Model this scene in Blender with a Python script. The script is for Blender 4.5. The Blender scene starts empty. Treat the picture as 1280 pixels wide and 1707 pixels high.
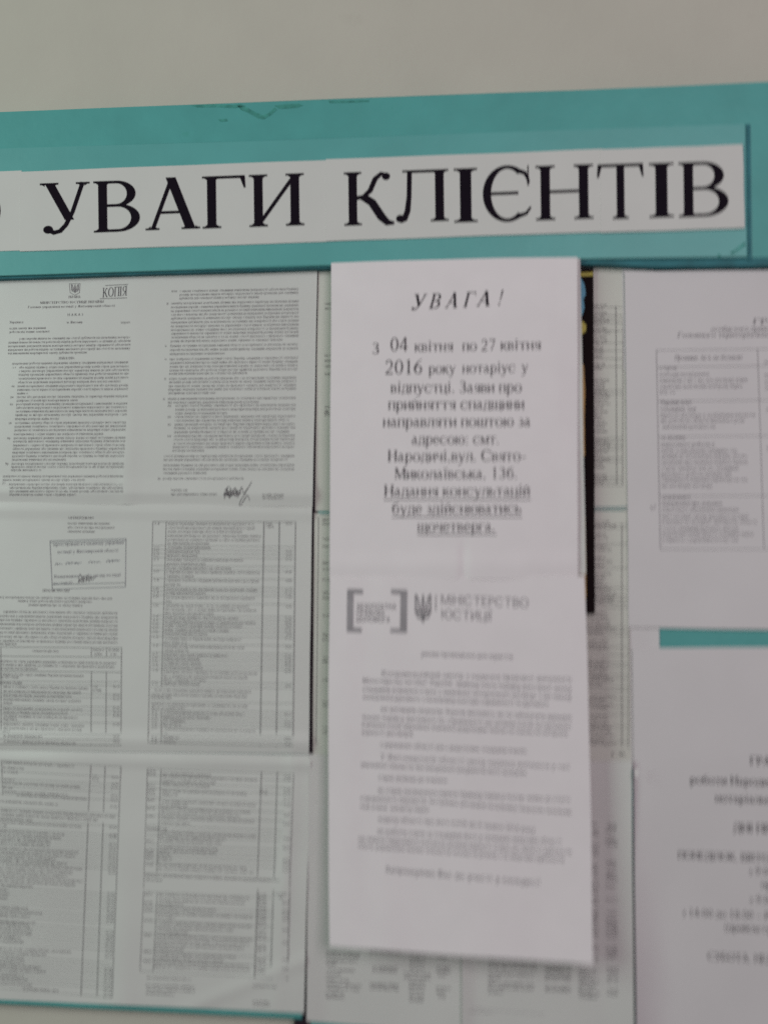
import bpy, math, random
import numpy as np
random.seed(7); rng = np.random.default_rng(7)
C = bpy.context.scene.collection
scn = bpy.context.scene

# ------------------------------------------------------------------ camera, world, lamps, exposure
F_PX, CX, CY = 1650.0, 640.0, 853.5            # focal length and centre, in photograph pixels (1280 x 1707)
vh = np.array([-16459.0, -51.0, F_PX]); vv = np.array([238.0, -17627.0, F_PX])
Xc = -vh/np.linalg.norm(vh)                    # world X (along the wall) seen from the camera
Zc = vv - Xc*np.dot(Xc, vv); Zc /= np.linalg.norm(Zc)   # world Z (up)
Yc = np.cross(Zc, Xc)                          # world Y (into the wall)
Rw = np.stack([Xc, Yc, Zc])                    # camera (x right, y down, z forward) -> world
DIST = 0.80
AX = Rw @ np.array([0, 0, 1.0])                # optical axis in the world
CAM = np.array([0.0, 0.0, 1.6]) - AX*DIST

cam_d = bpy.data.cameras.new('camera'); cam = bpy.data.objects.new('camera', cam_d); C.objects.link(cam)
from mathutils import Matrix, Vector
r_ = Rw @ np.array([1, 0, 0.0]); u_ = Rw @ np.array([0, -1.0, 0]); b_ = -AX
cam.matrix_world = Matrix(((r_[0], u_[0], b_[0], CAM[0]), (r_[1], u_[1], b_[1], CAM[1]), (r_[2], u_[2], b_[2], CAM[2]), (0, 0, 0, 1)))
cam_d.sensor_fit = 'AUTO'; cam_d.sensor_width = 36; cam_d.lens = F_PX/1707*36
cam_d.clip_start = 0.01; cam_d.clip_end = 50
cam_d.dof.use_dof = True
cam_d.dof.focus_distance = 0.845
cam_d.dof.aperture_fstop = 0.64
cam_d.dof.aperture_ratio = 2.0
scn.camera = cam

w = bpy.data.worlds.new('World'); scn.world = w; w.use_nodes = True
bg = w.node_tree.nodes['Background']; bg.inputs[0].default_value = (1.0, 0.98, 0.98, 1); bg.inputs[1].default_value = 0.105

def area(name, loc, target, size, power, col):
    d = bpy.data.lights.new(name, 'AREA'); d.shape = 'RECTANGLE'; d.size = size[0]; d.size_y = size[1]; d.energy = power; d.color = col
    o = bpy.data.objects.new(name, d); C.objects.link(o); o.location = loc
    o.rotation_euler = (Vector(target)-Vector(loc)).to_track_quat('-Z', 'Y').to_euler()
    return o
area('left_area_light', (-1.45, -1.25, 1.95), (-0.05, 0, 1.55), (0.9, 1.2), 13.5, (0.76, 1.0, 0.86))  # soft area light; green tint added to stand in for lens colour cast
area('right_area_light', (0.6, -1.7, 2.1), (0.05, 0, 1.5), (0.9, 0.9), 11.5, (1.0, 0.875, 0.94))  # second added light, tinted pink to copy the lens colour shift

scn.view_settings.view_transform = 'Standard'; scn.view_settings.look = 'None'
scn.view_settings.exposure = 0.0; scn.view_settings.gamma = 1.0; scn.view_settings.use_curve_mapping = False
scn.render.engine = 'CYCLES'; scn.cycles.use_denoising = False
scn.cycles.use_adaptive_sampling = True; scn.cycles.adaptive_threshold = 0.01

# ------------------------------------------------------------------ photo pixel -> point on the wall
def at_np(p, d):
    """points (n,2) in photo pixels, d (n,) metres off the wall -> (n,3) world"""
    p = np.asarray(p, float).reshape(-1, 2)
    v = np.stack([p[:, 0]-CX, p[:, 1]-CY, np.full(len(p), F_PX)], 1) @ Rw.T
    s = (-np.asarray(d) - CAM[1])/v[:, 1]
    return CAM + v*s[:, None]

# ------------------------------------------------------------------ materials
def mat(name, col, rough=0.7, var=0.06, scale=40.0, spec=0.3, bump=0.0, bscale=300.0, coat=0.0, stain=None):
    m = bpy.data.materials.new(name); m.use_nodes = True; nt = m.node_tree; N = nt.nodes; L = nt.links
    b = N['Principled BSDF']; b.inputs['Roughness'].default_value = rough
    b.inputs['Specular IOR Level'].default_value = spec
    b.inputs['Coat Weight'].default_value = coat; b.inputs['Coat Roughness'].default_value = 0.25
    tc = N.new('ShaderNodeTexCoord')
    n = N.new('ShaderNodeTexNoise'); n.inputs['Scale'].default_value = scale; n.inputs['Detail'].default_value = 6
    L.new(tc.outputs['Object'], n.inputs['Vector'])
    r = N.new('ShaderNodeValToRGB')
    r.color_ramp.elements[0].position = 0.3; r.color_ramp.elements[1].position = 0.7
    r.color_ramp.elements[0].color = tuple(c*(1-var) for c in col)+(1,)
    r.color_ramp.elements[1].color = tuple(min(1, c*(1+var)) for c in col)+(1,)
    L.new(n.outputs['Fac'], r.inputs['Fac']); out = r.outputs['Color']
    if stain:
        n2 = N.new('ShaderNodeTexNoise'); n2.inputs['Scale'].default_value = stain[1]; n2.inputs['Detail'].default_value = 8
        n2.inputs['Roughness'].default_value = 0.65
        L.new(tc.outputs['Object'], n2.inputs['Vector'])
        r2 = N.new('ShaderNodeValToRGB'); r2.color_ramp.elements[0].position = stain[2]; r2.color_ramp.elements[1].position = stain[2]+0.12
        r2.color_ramp.elements[0].color = (0, 0, 0, 1); r2.color_ramp.elements[1].color = (stain[3],)*3+(1,)
        L.new(n2.outputs['Fac'], r2.inputs['Fac'])
        mx = N.new('ShaderNodeMixRGB'); mx.inputs[2].default_value = tuple(stain[0])+(1,)
        L.new(r2.outputs['Color'], mx.inputs[0]); L.new(out, mx.inputs[1]); out = mx.outputs[0]
    L.new(out, b.inputs['Base Color'])
    if bump:
        n3 = N.new('ShaderNodeTexNoise'); n3.inputs['Scale'].default_value = bscale; n3.inputs['Detail'].default_value = 4
        L.new(tc.outputs['Object'], n3.inputs['Vector'])
        bp = N.new('ShaderNodeBump'); bp.inputs['Strength'].default_value = bump; bp.inputs['Distance'].default_value = 0.001
        L.new(n3.outputs['Fac'], bp.inputs['Height']); L.new(bp.outputs['Normal'], b.inputs['Normal'])
    return m
M = dict(
    wall=mat('wall_plaster', (0.56, 0.525, 0.465), 0.85, 0.04, 9, 0.2, 0.55, 70, stain=((0.47, 0.43, 0.38), 9, 0.62, 0.5)),
    teal=mat('teal_paint', (0.090, 0.365, 0.355), 0.5, 0.06, 30, 0.35, 0.25, 160, stain=((0.05, 0.30, 0.24), 26, 0.64, 0.55)),
    teal2=mat('teal_panel_paint', (0.115, 0.395, 0.390), 0.42, 0.05, 22, 0.4, 0.15, 120),
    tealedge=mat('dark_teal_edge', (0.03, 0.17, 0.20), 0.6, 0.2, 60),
    scuff=mat('chipped_paint', (0.066, 0.285, 0.25), 0.9, 0.3, 200),
    paper=mat('white_paper', (0.83, 0.765, 0.79), 0.65, 0.015, 50, 0.25, 0.08, 500),
    paperb=mat('banner_paper', (0.66, 0.645, 0.63), 0.6, 0.015, 30, 0.25, 0.05, 400),
    sheet=mat('copy_paper', (0.665, 0.65, 0.635), 0.5, 0.03, 14, 0.3, 0.22, 45, coat=0.45),
    sheetg=mat('aged_copy_paper', (0.64, 0.63, 0.58), 0.6, 0.03, 20, 0.25, 0.08, 300),
    sheetr=mat('list_paper', (0.69, 0.65, 0.665), 0.6, 0.02, 20, 0.25, 0.08, 300),
    print=mat('copier_toner', (0.115, 0.11, 0.118), 0.7, 0.1, 80, 0.2),
    mid=mat('grey_toner', (0.20, 0.185, 0.20), 0.7, 0.1, 80, 0.2),
    rule=mat('thin_rule_toner', (0.17, 0.17, 0.17), 0.7, 0.1, 80, 0.2),
    ink=mat('black_ink', (0.010, 0.006, 0.012), 0.8, 0.1, 80, 0.08),
    soft=mat('grey_ink', (0.055, 0.05, 0.06), 0.7, 0.1, 80, 0.2),
    pale=mat('pale_toner', (0.34, 0.315, 0.335), 0.7, 0.1, 80, 0.2),
    stamp=mat('stamp_ink', (0.20, 0.20, 0.225), 0.7, 0.3, 300, 0.2),
    dark=mat('gap_shade_black', (0.022, 0.012, 0.02), 0.7, 0.2, 50, 0.2),
    poster=mat('poster_black', (0.012, 0.007, 0.008), 0.75, 0.2, 40, 0.06),
    yellow=mat('poster_yellow', (0.50, 0.42, 0.05), 0.45, 0.1, 40),
    ochre=mat('poster_ochre', (0.42, 0.24, 0.05), 0.45, 0.25, 60),
    blue=mat('poster_blue', (0.10, 0.36, 0.52), 0.45, 0.15, 60),
    tape=mat('clear_tape', (0.86, 0.84, 0.82), 0.25, 0.03, 60, 0.5),
)

# ------------------------------------------------------------------ object helpers
def link(name, verts, faces, m, parent=None, smooth=False):
    me = bpy.data.meshes.new(name)
    verts = np.asarray(verts, np.float32).reshape(-1, 3)
    if isinstance(faces, np.ndarray) and faces.shape[1] == 3:
        n = len(faces); me.vertices.add(len(verts)); me.vertices.foreach_set('co', verts.ravel())
        me.loops.add(3*n); me.loops.foreach_set('vertex_index', faces.astype(np.int32).ravel())
        me.polygons.add(n); me.polygons.foreach_set('loop_start', np.arange(0, 3*n, 3, dtype=np.int32))
        me.update(calc_edges=True); me.validate()
    else:
        me.from_pydata([tuple(map(float, v)) for v in verts], [], [tuple(map(int, f)) for f in faces]); me.update()
    me.materials.append(m)
    if smooth: me.polygons.foreach_set('use_smooth', [True]*len(me.polygons))
    o = bpy.data.objects.new(name, me); C.objects.link(o)
    if parent: o.parent = parent
    return o
def tag(o, label, cat, group=None):
    o['label'] = label; o['category'] = cat
    if group: o['group'] = group
    return o

def slab(name, quad, d0, d1, m, parent=None, wob=0.0, bev=0.0012):
    """box whose front face is the photo quad (TL,TR,BR,BL) at d1 off the wall, back at d0; chamfered front edge"""
    q = np.array(quad, float); n = 24
    pts = []
    for i in range(len(q)):
        a, b = q[i], q[(i+1) % len(q)]
        for j in range(n): pts.append(a+(b-a)*j/n)
    pts = np.array(pts)
    F = at_np(pts, np.full(len(pts), d1))
    if wob: F[:, [0, 2]] += np.convolve(rng.normal(0, wob, len(F)+4), np.ones(5)/5, 'valid')[:, None]*np.array([1, 1])
    cen = F.mean(0)
    back = F.copy(); back[:, 1] = -d0
    mid = F.copy(); mid[:, 1] = -(d1-bev)
    dv = F-cen; ins = F.copy(); ins[:, [0, 2]] -= np.sign(dv[:, [0, 2]])*0
    L = np.linalg.norm(dv[:, [0, 2]], axis=1)
    ins[:, [0, 2]] -= dv[:, [0, 2]]/L[:, None]*bev*1.2
    V = np.vstack([ins, mid, back]); k = len(F); fs = [list(range(k))]
    for r in (0, 1):
        for i in range(k):
            j = (i+1) % k; fs.append([r*k+i, (r+1)*k+i, (r+1)*k+j, r*k+j])
    fs.append(list(range(3*k-1, 2*k-1, -1)))
    return link(name, V, fs, m, parent)

def homog(src, dst):
    A = []
    for (x, y), (u, v) in zip(src, dst):
        A.append([x, y, 1, 0, 0, 0, -u*x, -u*y]); A.append([0, 0, 0, x, y, 1, -v*x, -v*y])
    h = np.linalg.solve(np.array(A, float), np.array(dst, float).ravel())
    return np.append(h, 1).reshape(3, 3)

class Sheet:
    """one sheet of paper: photo corners TL,TR,BR,BL, a depth function (metres off the wall) of (u,v)"""
    def __init__(s, name, quad, depth, m, nx=40, ny=60, thick=0.00025, wob=0.4, edge=None):
        s.q = np.array(quad, float); s.depth = depth
        s.H = homog(s.q, [(0, 0), (1, 0), (1, 1), (0, 1)]); s.Hi = np.linalg.inv(s.H)
        u, v = np.meshgrid(np.linspace(0, 1, nx+1), np.linspace(0, 1, ny+1)); uu = u.ravel(); vv_ = v.ravel()
        h = np.stack([uu, vv_, np.ones_like(uu)], 1) @ s.Hi.T; px = h[:, :2]/h[:, 2:]
        if wob:
            ph = rng.uniform(0, 6.28, 8)
            on = lambda t, k: np.sin(t*5+ph[k])*0.6+np.sin(t*13+ph[k+1])*0.4
            px[:, 0] += wob*(on(vv_, 0)*(1-uu)**8+on(vv_, 2)*uu**8)
            px[:, 1] += wob*(on(uu, 4)*(1-vv_)**8+on(uu, 6)*vv_**8)
        if edge is not None: px = edge(px, uu, vv_)
        front = at_np(px, depth(uu, vv_)); back = at_np(px, depth(uu, vv_)-thick)
        n = len(front); V = np.vstack([front, back]); fs = []; I = lambda i, j: j*(nx+1)+i
        for j in range(ny):
            for i in range(nx):
                a, b, c, d = I(i, j), I(i+1, j), I(i+1, j+1), I(i, j+1)
                fs.append((a, d, c, b)); fs.append((n+a, n+b, n+c, n+d))
        rim = [I(i, 0) for i in range(nx)]+[I(nx, j) for j in range(ny)]+[I(i, ny) for i in range(nx, 0, -1)]+[I(0, j) for j in range(ny, 0, -1)]
        for a, b in zip(rim, rim[1:]+rim[:1]): fs.append((a, b, n+b, n+a))
        s.o = link(name, V, fs, m, smooth=True)
        try: s.o.data.set_sharp_from_angle(angle=math.radians(50))
        except Exception: pass
        s.inks = {}
    def add(s, part, m, verts, tris):
        P = s.inks.setdefault(part, [m, [], [], 0])
        P[1].append(np.asarray(verts, float)); P[2].append(np.asarray(tris, int)+P[3]); P[3] += len(verts)
    def flush(s):
        for part, (m, vs, ts, k) in s.inks.items():
            px = np.vstack(vs); T = np.vstack(ts)
            h = np.column_stack([px, np.ones(len(px))]) @ s.H.T; uv = h[:, :2]/h[:, 2:]
            off = 0.00012+1.5e-6*(np.arange(len(px)) % 37)
            o = link(part.split('#')[0], at_np(px, s.depth(uv[:, 0], uv[:, 1])+off), T, m, s.o)
        s.inks = {}

# ------------------------------------------------------------------ lettering: own serif and sans letterforms, drawn as strokes
class G:
    def __init__(s, seg): s.v = []; s.t = []; s.seg = seg
    def poly(s, *p):
        n = len(s.v); s.v += p
        for i in range(1, len(p)-1): s.t.append((n, n+i, n+i+1))
    def rect(s, x0, y0, x1, y1): s.poly((x0, y0), (x1, y0), (x1, y1), (x0, y1))
    def strip(s, A, B):
        n = len(s.v); m = len(A); s.v += list(A)+list(B)
        for i in range(m-1): s.t += [(n+i, n+i+1, n+m+i+1), (n+i, n+m+i+1, n+m+i)]
    def stroke(s, pts):
        A, B = [], []
        for i, (x, y, w) in enumerate(pts):
            x0, y0, _ = pts[max(0, i-1)]; x1, y1, _ = pts[min(len(pts)-1, i+1)]
            dx, dy = x1-x0, y1-y0; l = math.hypot(dx, dy) or 1
            A.append((x-dy/l*w/2, y+dx/l*w/2)); B.append((x+dy/l*w/2, y-dx/l*w/2))
        s.strip(A, B)
    def arc(s, cx, cy, rx, ry, a0, a1, wx, wy):
        n = max(3, int(s.seg*abs(a1-a0)/360)); A, B = [], []
        for i in range(n+1):
            a = math.radians(a0+(a1-a0)*i/n); c, q = math.cos(a), math.sin(a)
            A.append((cx+rx*c, cy+ry*q)); B.append((cx+(rx-wx)*c, cy+(ry-wy)*q))
        s.strip(A, B)
    def dot(s, x, y, r):
        n = max(5, s.seg//3); s.poly(*[(x+r*math.cos(6.2832*i/n), y+r*math.sin(6.2832*i/n)) for i in range(n)])
    def diag(s, x0, y0, x1, y1, w):
        s.poly((x0-w/2, y0), (x0+w/2, y0), (x1+w/2, y1), (x1-w/2, y1))
    def ser(s, x, y, top, T, t, S):
        if S <= 0: return
        h = t*0.7; e = T/2+S
        if top:
            s.rect(x-e, y-h, x+e, y); s.poly((x-T/2-S*.55, y-h), (x-T/2, y-h), (x-T/2, y-h-S*.45)); s.poly((x+T/2+S*.55, y-h), (x+T/2, y-h), (x+T/2, y-h-S*.45))
        else:
            s.rect(x-e, y, x+e, y+h); s.poly((x-T/2-S*.55, y+h), (x-T/2, y+h), (x-T/2, y+h+S*.45)); s.poly((x+T/2+S*.55, y+h), (x+T/2, y+h), (x+T/2, y+h+S*.45))
    def stem(s, x, y0, y1, T, t, S, top=True, bot=True):
        s.rect(x-T/2, y0, x+T/2, y1)
        if top: s.ser(x, y1, True, T, t, S)
        if bot: s.ser(x, y0, False, T, t, S)

DIG = '0123456789'
LOWMAP = dict(zip('вгджзиійїклмнопстхцчшщьюяєїґ', 'ВГДЖЗИІЙЇКЛМНОПСТХЦЧШЩЬЮЯЄЇГ'))
def form(p, c, H, k, T, t, S):
    """one letter in the capital form; H height, k width factor, T thick, t thin, S serif reach. returns the advance"""
    a = (S if S > 0 else 50*k)+14*k+T/2
    sf = S > 0
    if c in 'ІЇ':
        p.stem(a, 0, H, T, t, S)
        if c == 'Ї':
            for e in (-1, 1): p.dot(a+e*75*k, H+110, 48)
        return 2*a
    if c in 'НПИЙЦШЩ':
        gap = {'Ш': 320, 'Щ': 320}.get(c, 400)*k
        b = a+gap
        xs = [a, b] if c not in 'ШЩ' else [a, b, b+gap]
        for x in xs: p.stem(x, 0, H, T, t, S)
        l = xs[-1]
        if c == 'Н': p.rect(a, H*.49, b, H*.49+t)
        if c == 'П': p.rect(a, H-t, b, H)
        if c in 'ИЙ': p.diag(a+T*.3, H*.10, b-T*.3, H*.90, t*1.5)
        if c == 'Й': p.arc((a+b)/2, H+150, 120*k, 110, 180, 360, 40, 50)
        if c in 'ЦШЩ': p.rect(a, 0, l, t)
        if c in 'ЦЩ': p.poly((l, 0), (l+S+T*.5+20, 0), (l+S+T*.5+20, -H*.22), (l+S+T*.1, -H*.22))
        return l+a
    if c == 'Г':
        p.stem(a, 0, H, T, t, S); e = a+360*k; p.rect(a, H-t, e, H)
        if sf: p.poly((e-50*k, H-t), (e, H), (e+8, H-H*.24), (e-12, H-H*.24))
        return e+45*k
    if c == 'Т':
        x = 285*k+20; p.stem(x, 0, H, T, t, S, top=False); p.rect(20, H-t, 2*x-20, H)
        if sf:
            for e in (-1, 1): p.poly((x+e*(x-20), H), (x+e*(x-20-50*k), H-t), (x+e*(x-32), H-H*.24), (x+e*(x-12), H-H*.24))
        return 2*x
    if c in 'ВБЬРЯ':
        if c == 'Я':
            b = a+360*k; p.stem(b, 0, H, T, t, S)
            p.arc(a+170*k, H*.72, 200*k, H*.28, 90, 270, T, t); p.rect(a+170*k, H-t, b, H); p.rect(a+170*k, H*.44, b, H*.44+t)
            p.diag(a, 0, b-60*k, H*.46, T*.75); return b+a
        p.stem(a, 0, H, T, t, S)
        if c in 'ВР':
            r = 215*k; x = a+150*k; y0 = H*(.49 if c == 'В' else .43)
            p.arc(x, (H+y0)/2, r, (H-y0)/2, -90, 90, T, t); p.rect(a, H-t, x, H); p.rect(a, y0, x, y0+t)
            if c == 'Р': return x+r+30*k
        r = 245*k; x = a+165*k; y1 = H*(.49 if c == 'В' else .56)+t
        p.arc(x, y1/2, r, y1/2, -90, 90, T, t); p.rect(a, 0, x, t); p.rect(a, y1-t, x, y1)
        if c == 'Б':
            p.rect(a, H-t, a+370*k, H)
            if sf: p.poly((a+320*k, H-t), (a+370*k, H), (a+375*k, H*.78), (a+360*k, H*.78))
        return x+r+35*k
    if c == 'А':
        w_ = 600*k
        p.diag(w_*.14, 0, w_*.50, H*1.02, t*1.3 if sf else T); p.diag(w_*.83, 0, w_*.475, H*1.02, T*1.1)
        p.rect(w_*.26, H*.31, w_*.70, H*.31+t)
        p.ser(w_*.14, 0, False, t, t, S*1.1); p.ser(w_*.83, 0, False, T, t, S); return w_
    if c == 'У':
        w_ = 570*k; q = t*1.3 if sf else T*.8
        p.diag(w_*.60, H*.24, w_*.22, H, T*1.05)
        p.stroke([(w_*.86, H, q), (w_*.66, H*.40, q), (w_*.53, H*.14, q*1.1), (w_*.42, H*.02, q*1.2), (w_*.30, -H*.01, q*1.3), (w_*.20, H*.05, q*1.3)])
        if sf: p.dot(w_*.19, H*.055, T*.55)
        p.ser(w_*.22, H, True, T, t, S); p.ser(w_*.86, H, True, t, t, S*1.1); return w_
    if c == 'К':
        p.stem(a, 0, H, T, t, S); q = t*1.4 if sf else T*.85
        p.stroke([(a, H*.50, q), (a+120*k, H*.53, q), (a+200*k, H*.64, q*1.2), (a+260*k, H*.86, q*1.2), (a+330*k, H*.955, q), (a+390*k, H*.93, q*.8)])
        if sf: p.dot(a+385*k, H*.90, T*.48)
        p.stroke([(a+110*k, H*.54, T*.9), (a+220*k, H*.42, T*1.0), (a+330*k, H*.14, T*1.0), (a+400*k, H*.03, T*.8), (a+475*k, H*.02, t)])
        return a+485*k
    if c in 'ЛДМ':
        if c == 'М':
            b = a+540*k; q = t*1.3 if sf else T
            p.rect(a-q/2, 0, a+q/2, H); p.ser(a, 0, False, q, t, S); p.ser(a, H, True, q, t, S*.7); p.stem(b, 0, H, T, t, S)
            p.diag((a+b)/2-10, H*.05, a+T*.3, H, T*1.0); p.diag((a+b)/2-10, H*.05, b-T*.2, H, q); return b+a
        x0 = 165*k; b = x0+350*k; q = t*1.5 if sf else T*.85
        p.stem(b, 0, H, T, t, S, bot=(c == 'Л')); p.rect(x0, H-t, b, H)
        if sf: p.rect(x0-S*1.2, H-t*.7, x0, H)
        if c == 'Л':
            p.stroke([(x0+18*k, H, q), (x0+10*k, H*.50, q), (x0-8*k, H*.22, q*1.2), (x0-45*k, H*.06, q*1.3), (x0-95*k, H*.03, q*1.2)])
            if sf: p.dot(x0-90*k, H*.075, T*.5)
            return b+a-10*k
        p.stroke([(x0+18*k, H, q), (x0+8*k, H*.5, q), (x0-60*k, t, q)]); p.rect(x0-120*k, 0, b+T/2+60*k, t)
        p.rect(x0-120*k, -H*.2, x0-120*k+q, t); p.rect(b+T/2+60*k-q, -H*.2, b+T/2+60*k, t); return b+T/2+80*k
    if c in 'ОСЄЮФЭ':
        rx, ry = 320*k, H/2+6; x = rx+30*k; tt = t if sf else T
        if c == 'Ю':
            p.stem(a, 0, H, T, t, S); x = a+180*k+rx*.88; p.arc(x, H/2, rx*.88, ry, 0, 360, T*1.05, tt); p.rect(a, H*.48, x-rx*.8, H*.48+t); return x+rx*.88+30*k
        if c == 'Ф':
            p.stem(x, 0, H, T, t, S); p.arc(x, H*.5, rx, H*.33, 0, 360, T, tt); return 2*x
        if c == 'О': p.arc(x, H/2, rx, ry, 0, 360, T*1.08, tt); return 2*x
        a0 = 50 if sf else 38
        p.arc(x, H/2, rx, ry, a0, 360-a0, T*1.1, tt*1.15)
        ex = x+rx*.80
        if sf:
            c_, q_ = (rx-T*.55)*math.cos(math.radians(a0+9)), (ry-tt*.58)*math.sin(math.radians(a0+9))
            p.stroke([(x+c_, H/2+q_, T*.55), (ex-25*k, H*.86, T*.5), (ex+12*k, H*.76, t*1.1), (ex+22*k, H*.68, t)])
            p.poly((ex+6*k, H*.63), (ex+26*k, H*.63), (ex+24*k, H*1.0), (ex+8*k, H*.99))
            p.stroke([(x+c_, H/2-q_, T*.55), (ex-10*k, H*.135, T*.42), (ex+48*k, H*.25, t*.7)])
        if c == 'Є': p.rect(x-rx+T, H*.48, x+rx*.45, H*.48+t)
        return x+rx+15*k
    if c == 'Е':
        p.stem(a, 0, H, T, t, S); e = a+350*k
        p.rect(a, H-t, e, H); p.rect(a, 0, e+20*k, t); p.rect(a, H*.49, a+250*k, H*.49+t)
        if sf: p.poly((e-45*k, H-t), (e, H), (e+6, H*.78), (e-10, H*.78)); p.poly((e-30*k, t), (e+20*k, 0), (e+40*k, H*.24), (e+25*k, H*.24)); p.rect(a+240*k, H*.38, a+255*k, H*.62)
        return e+50*k
    if c == 'Х':
        w_ = 600*k; p.diag(w_*.80, 0, w_*.20, H, T*1.1); p.diag(w_*.18, 0, w_*.80, H, t*1.4 if sf else T)
        for x, y in ((.8, 0), (.2, H), (.18, 0), (.8, H)): p.ser(w_*x, y, y > 0, T*.6, t, S)
        return w_
    if c == 'Ж':
        x = 400*k; p.stem(x, 0, H, T, t, S); q = t*1.4 if sf else T*.8
        for e in (-1, 1):
            p.stroke([(x, H*.5, q), (x+e*130*k, H*.55, q), (x+e*220*k, H*.85, q*1.2), (x+e*320*k, H*.93, q)]); p.stroke([(x+e*100*k, H*.54, T*.9), (x+e*240*k, H*.2, T), (x+e*360*k, H*.02, t)])
        return 2*x
    if c == 'З':
        tt = t if sf else T
        p.arc(210*k, H*.745, 190*k, H*.265, -90, 150, T*.95, tt); p.arc(210*k, H*.255, 225*k, H*.275, -150, 90, T, tt); p.rect(130*k, H*.485, 230*k, H*.485+t); return 470*k
    if c == 'Ч':
        b = a+350*k; p.stem(b, 0, H, T, t, S); p.rect(a-T/2, H*.6, a+T/2, H); p.ser(a, H, True, T, t, S)
        p.stroke([(a, H*.62, T*.9), (a+60*k, H*.47, T*.6), (a+190*k, H*.42, t), (b, H*.48, t)]); return b+a
    return 300*k

def digit(p, c, H, T, t):
    W = 500
    if c == '0': p.arc(250, H/2, 215, H/2, 0, 360, T, t)
    elif c == '1': p.stem(260, 0, H, T, t, 70, top=False); p.poly((100, H*.86), (260, H), (260, H*.90))
    elif c == '2': p.arc(230, H*.70, 190, H*.30, -20, 165, T, t*1.2); p.stroke([(390, H*.62, T*.8), (300, H*.38, T*.6), (60, 30, t*1.3)]); p.rect(50, 0, 440, T*.75)
    elif c == '3': p.arc(220, H*.75, 165, H*.25, -90, 150, T, t); p.arc(210, H*.27, 205, H*.27, -150, 90, T, t)
    elif c == '4': p.rect(300, 0, 300+T, H); p.diag(50, H*.28, 330, H, t*1.5); p.rect(30, H*.23, 470, H*.23+T*.6)
    elif c == '5': p.rect(120, H*.9, 420, H); p.stroke([(140, H*.95, t*1.3), (90, H*.55, t*1.3)]); p.arc(210, H*.30, 210, H*.31, -150, 110, T, t)
    elif c == '6': p.arc(250, H*.30, 205, H*.30, 0, 360, T, t); p.stroke([(430, H, t), (230, H*.82, T*.6), (90, H*.5, T), (50, H*.3, T*.8)])
    elif c == '7': p.rect(50, H-T*.7, 450, H); p.diag(190, 0, 430, H*.95, T*.7)
    elif c == '8': p.arc(250, H*.76, 170, H*.24, 0, 360, T*.9, t); p.arc(250, H*.27, 200, H*.28, 0, 360, T, t)
    elif c == '9': p.arc(250, H*.70, 205, H*.30, 0, 360, T, t); p.stroke([(70, 0, t), (270, H*.18, T*.6), (410, H*.5, T), (450, H*.7, T*.8)])
    return W

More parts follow.
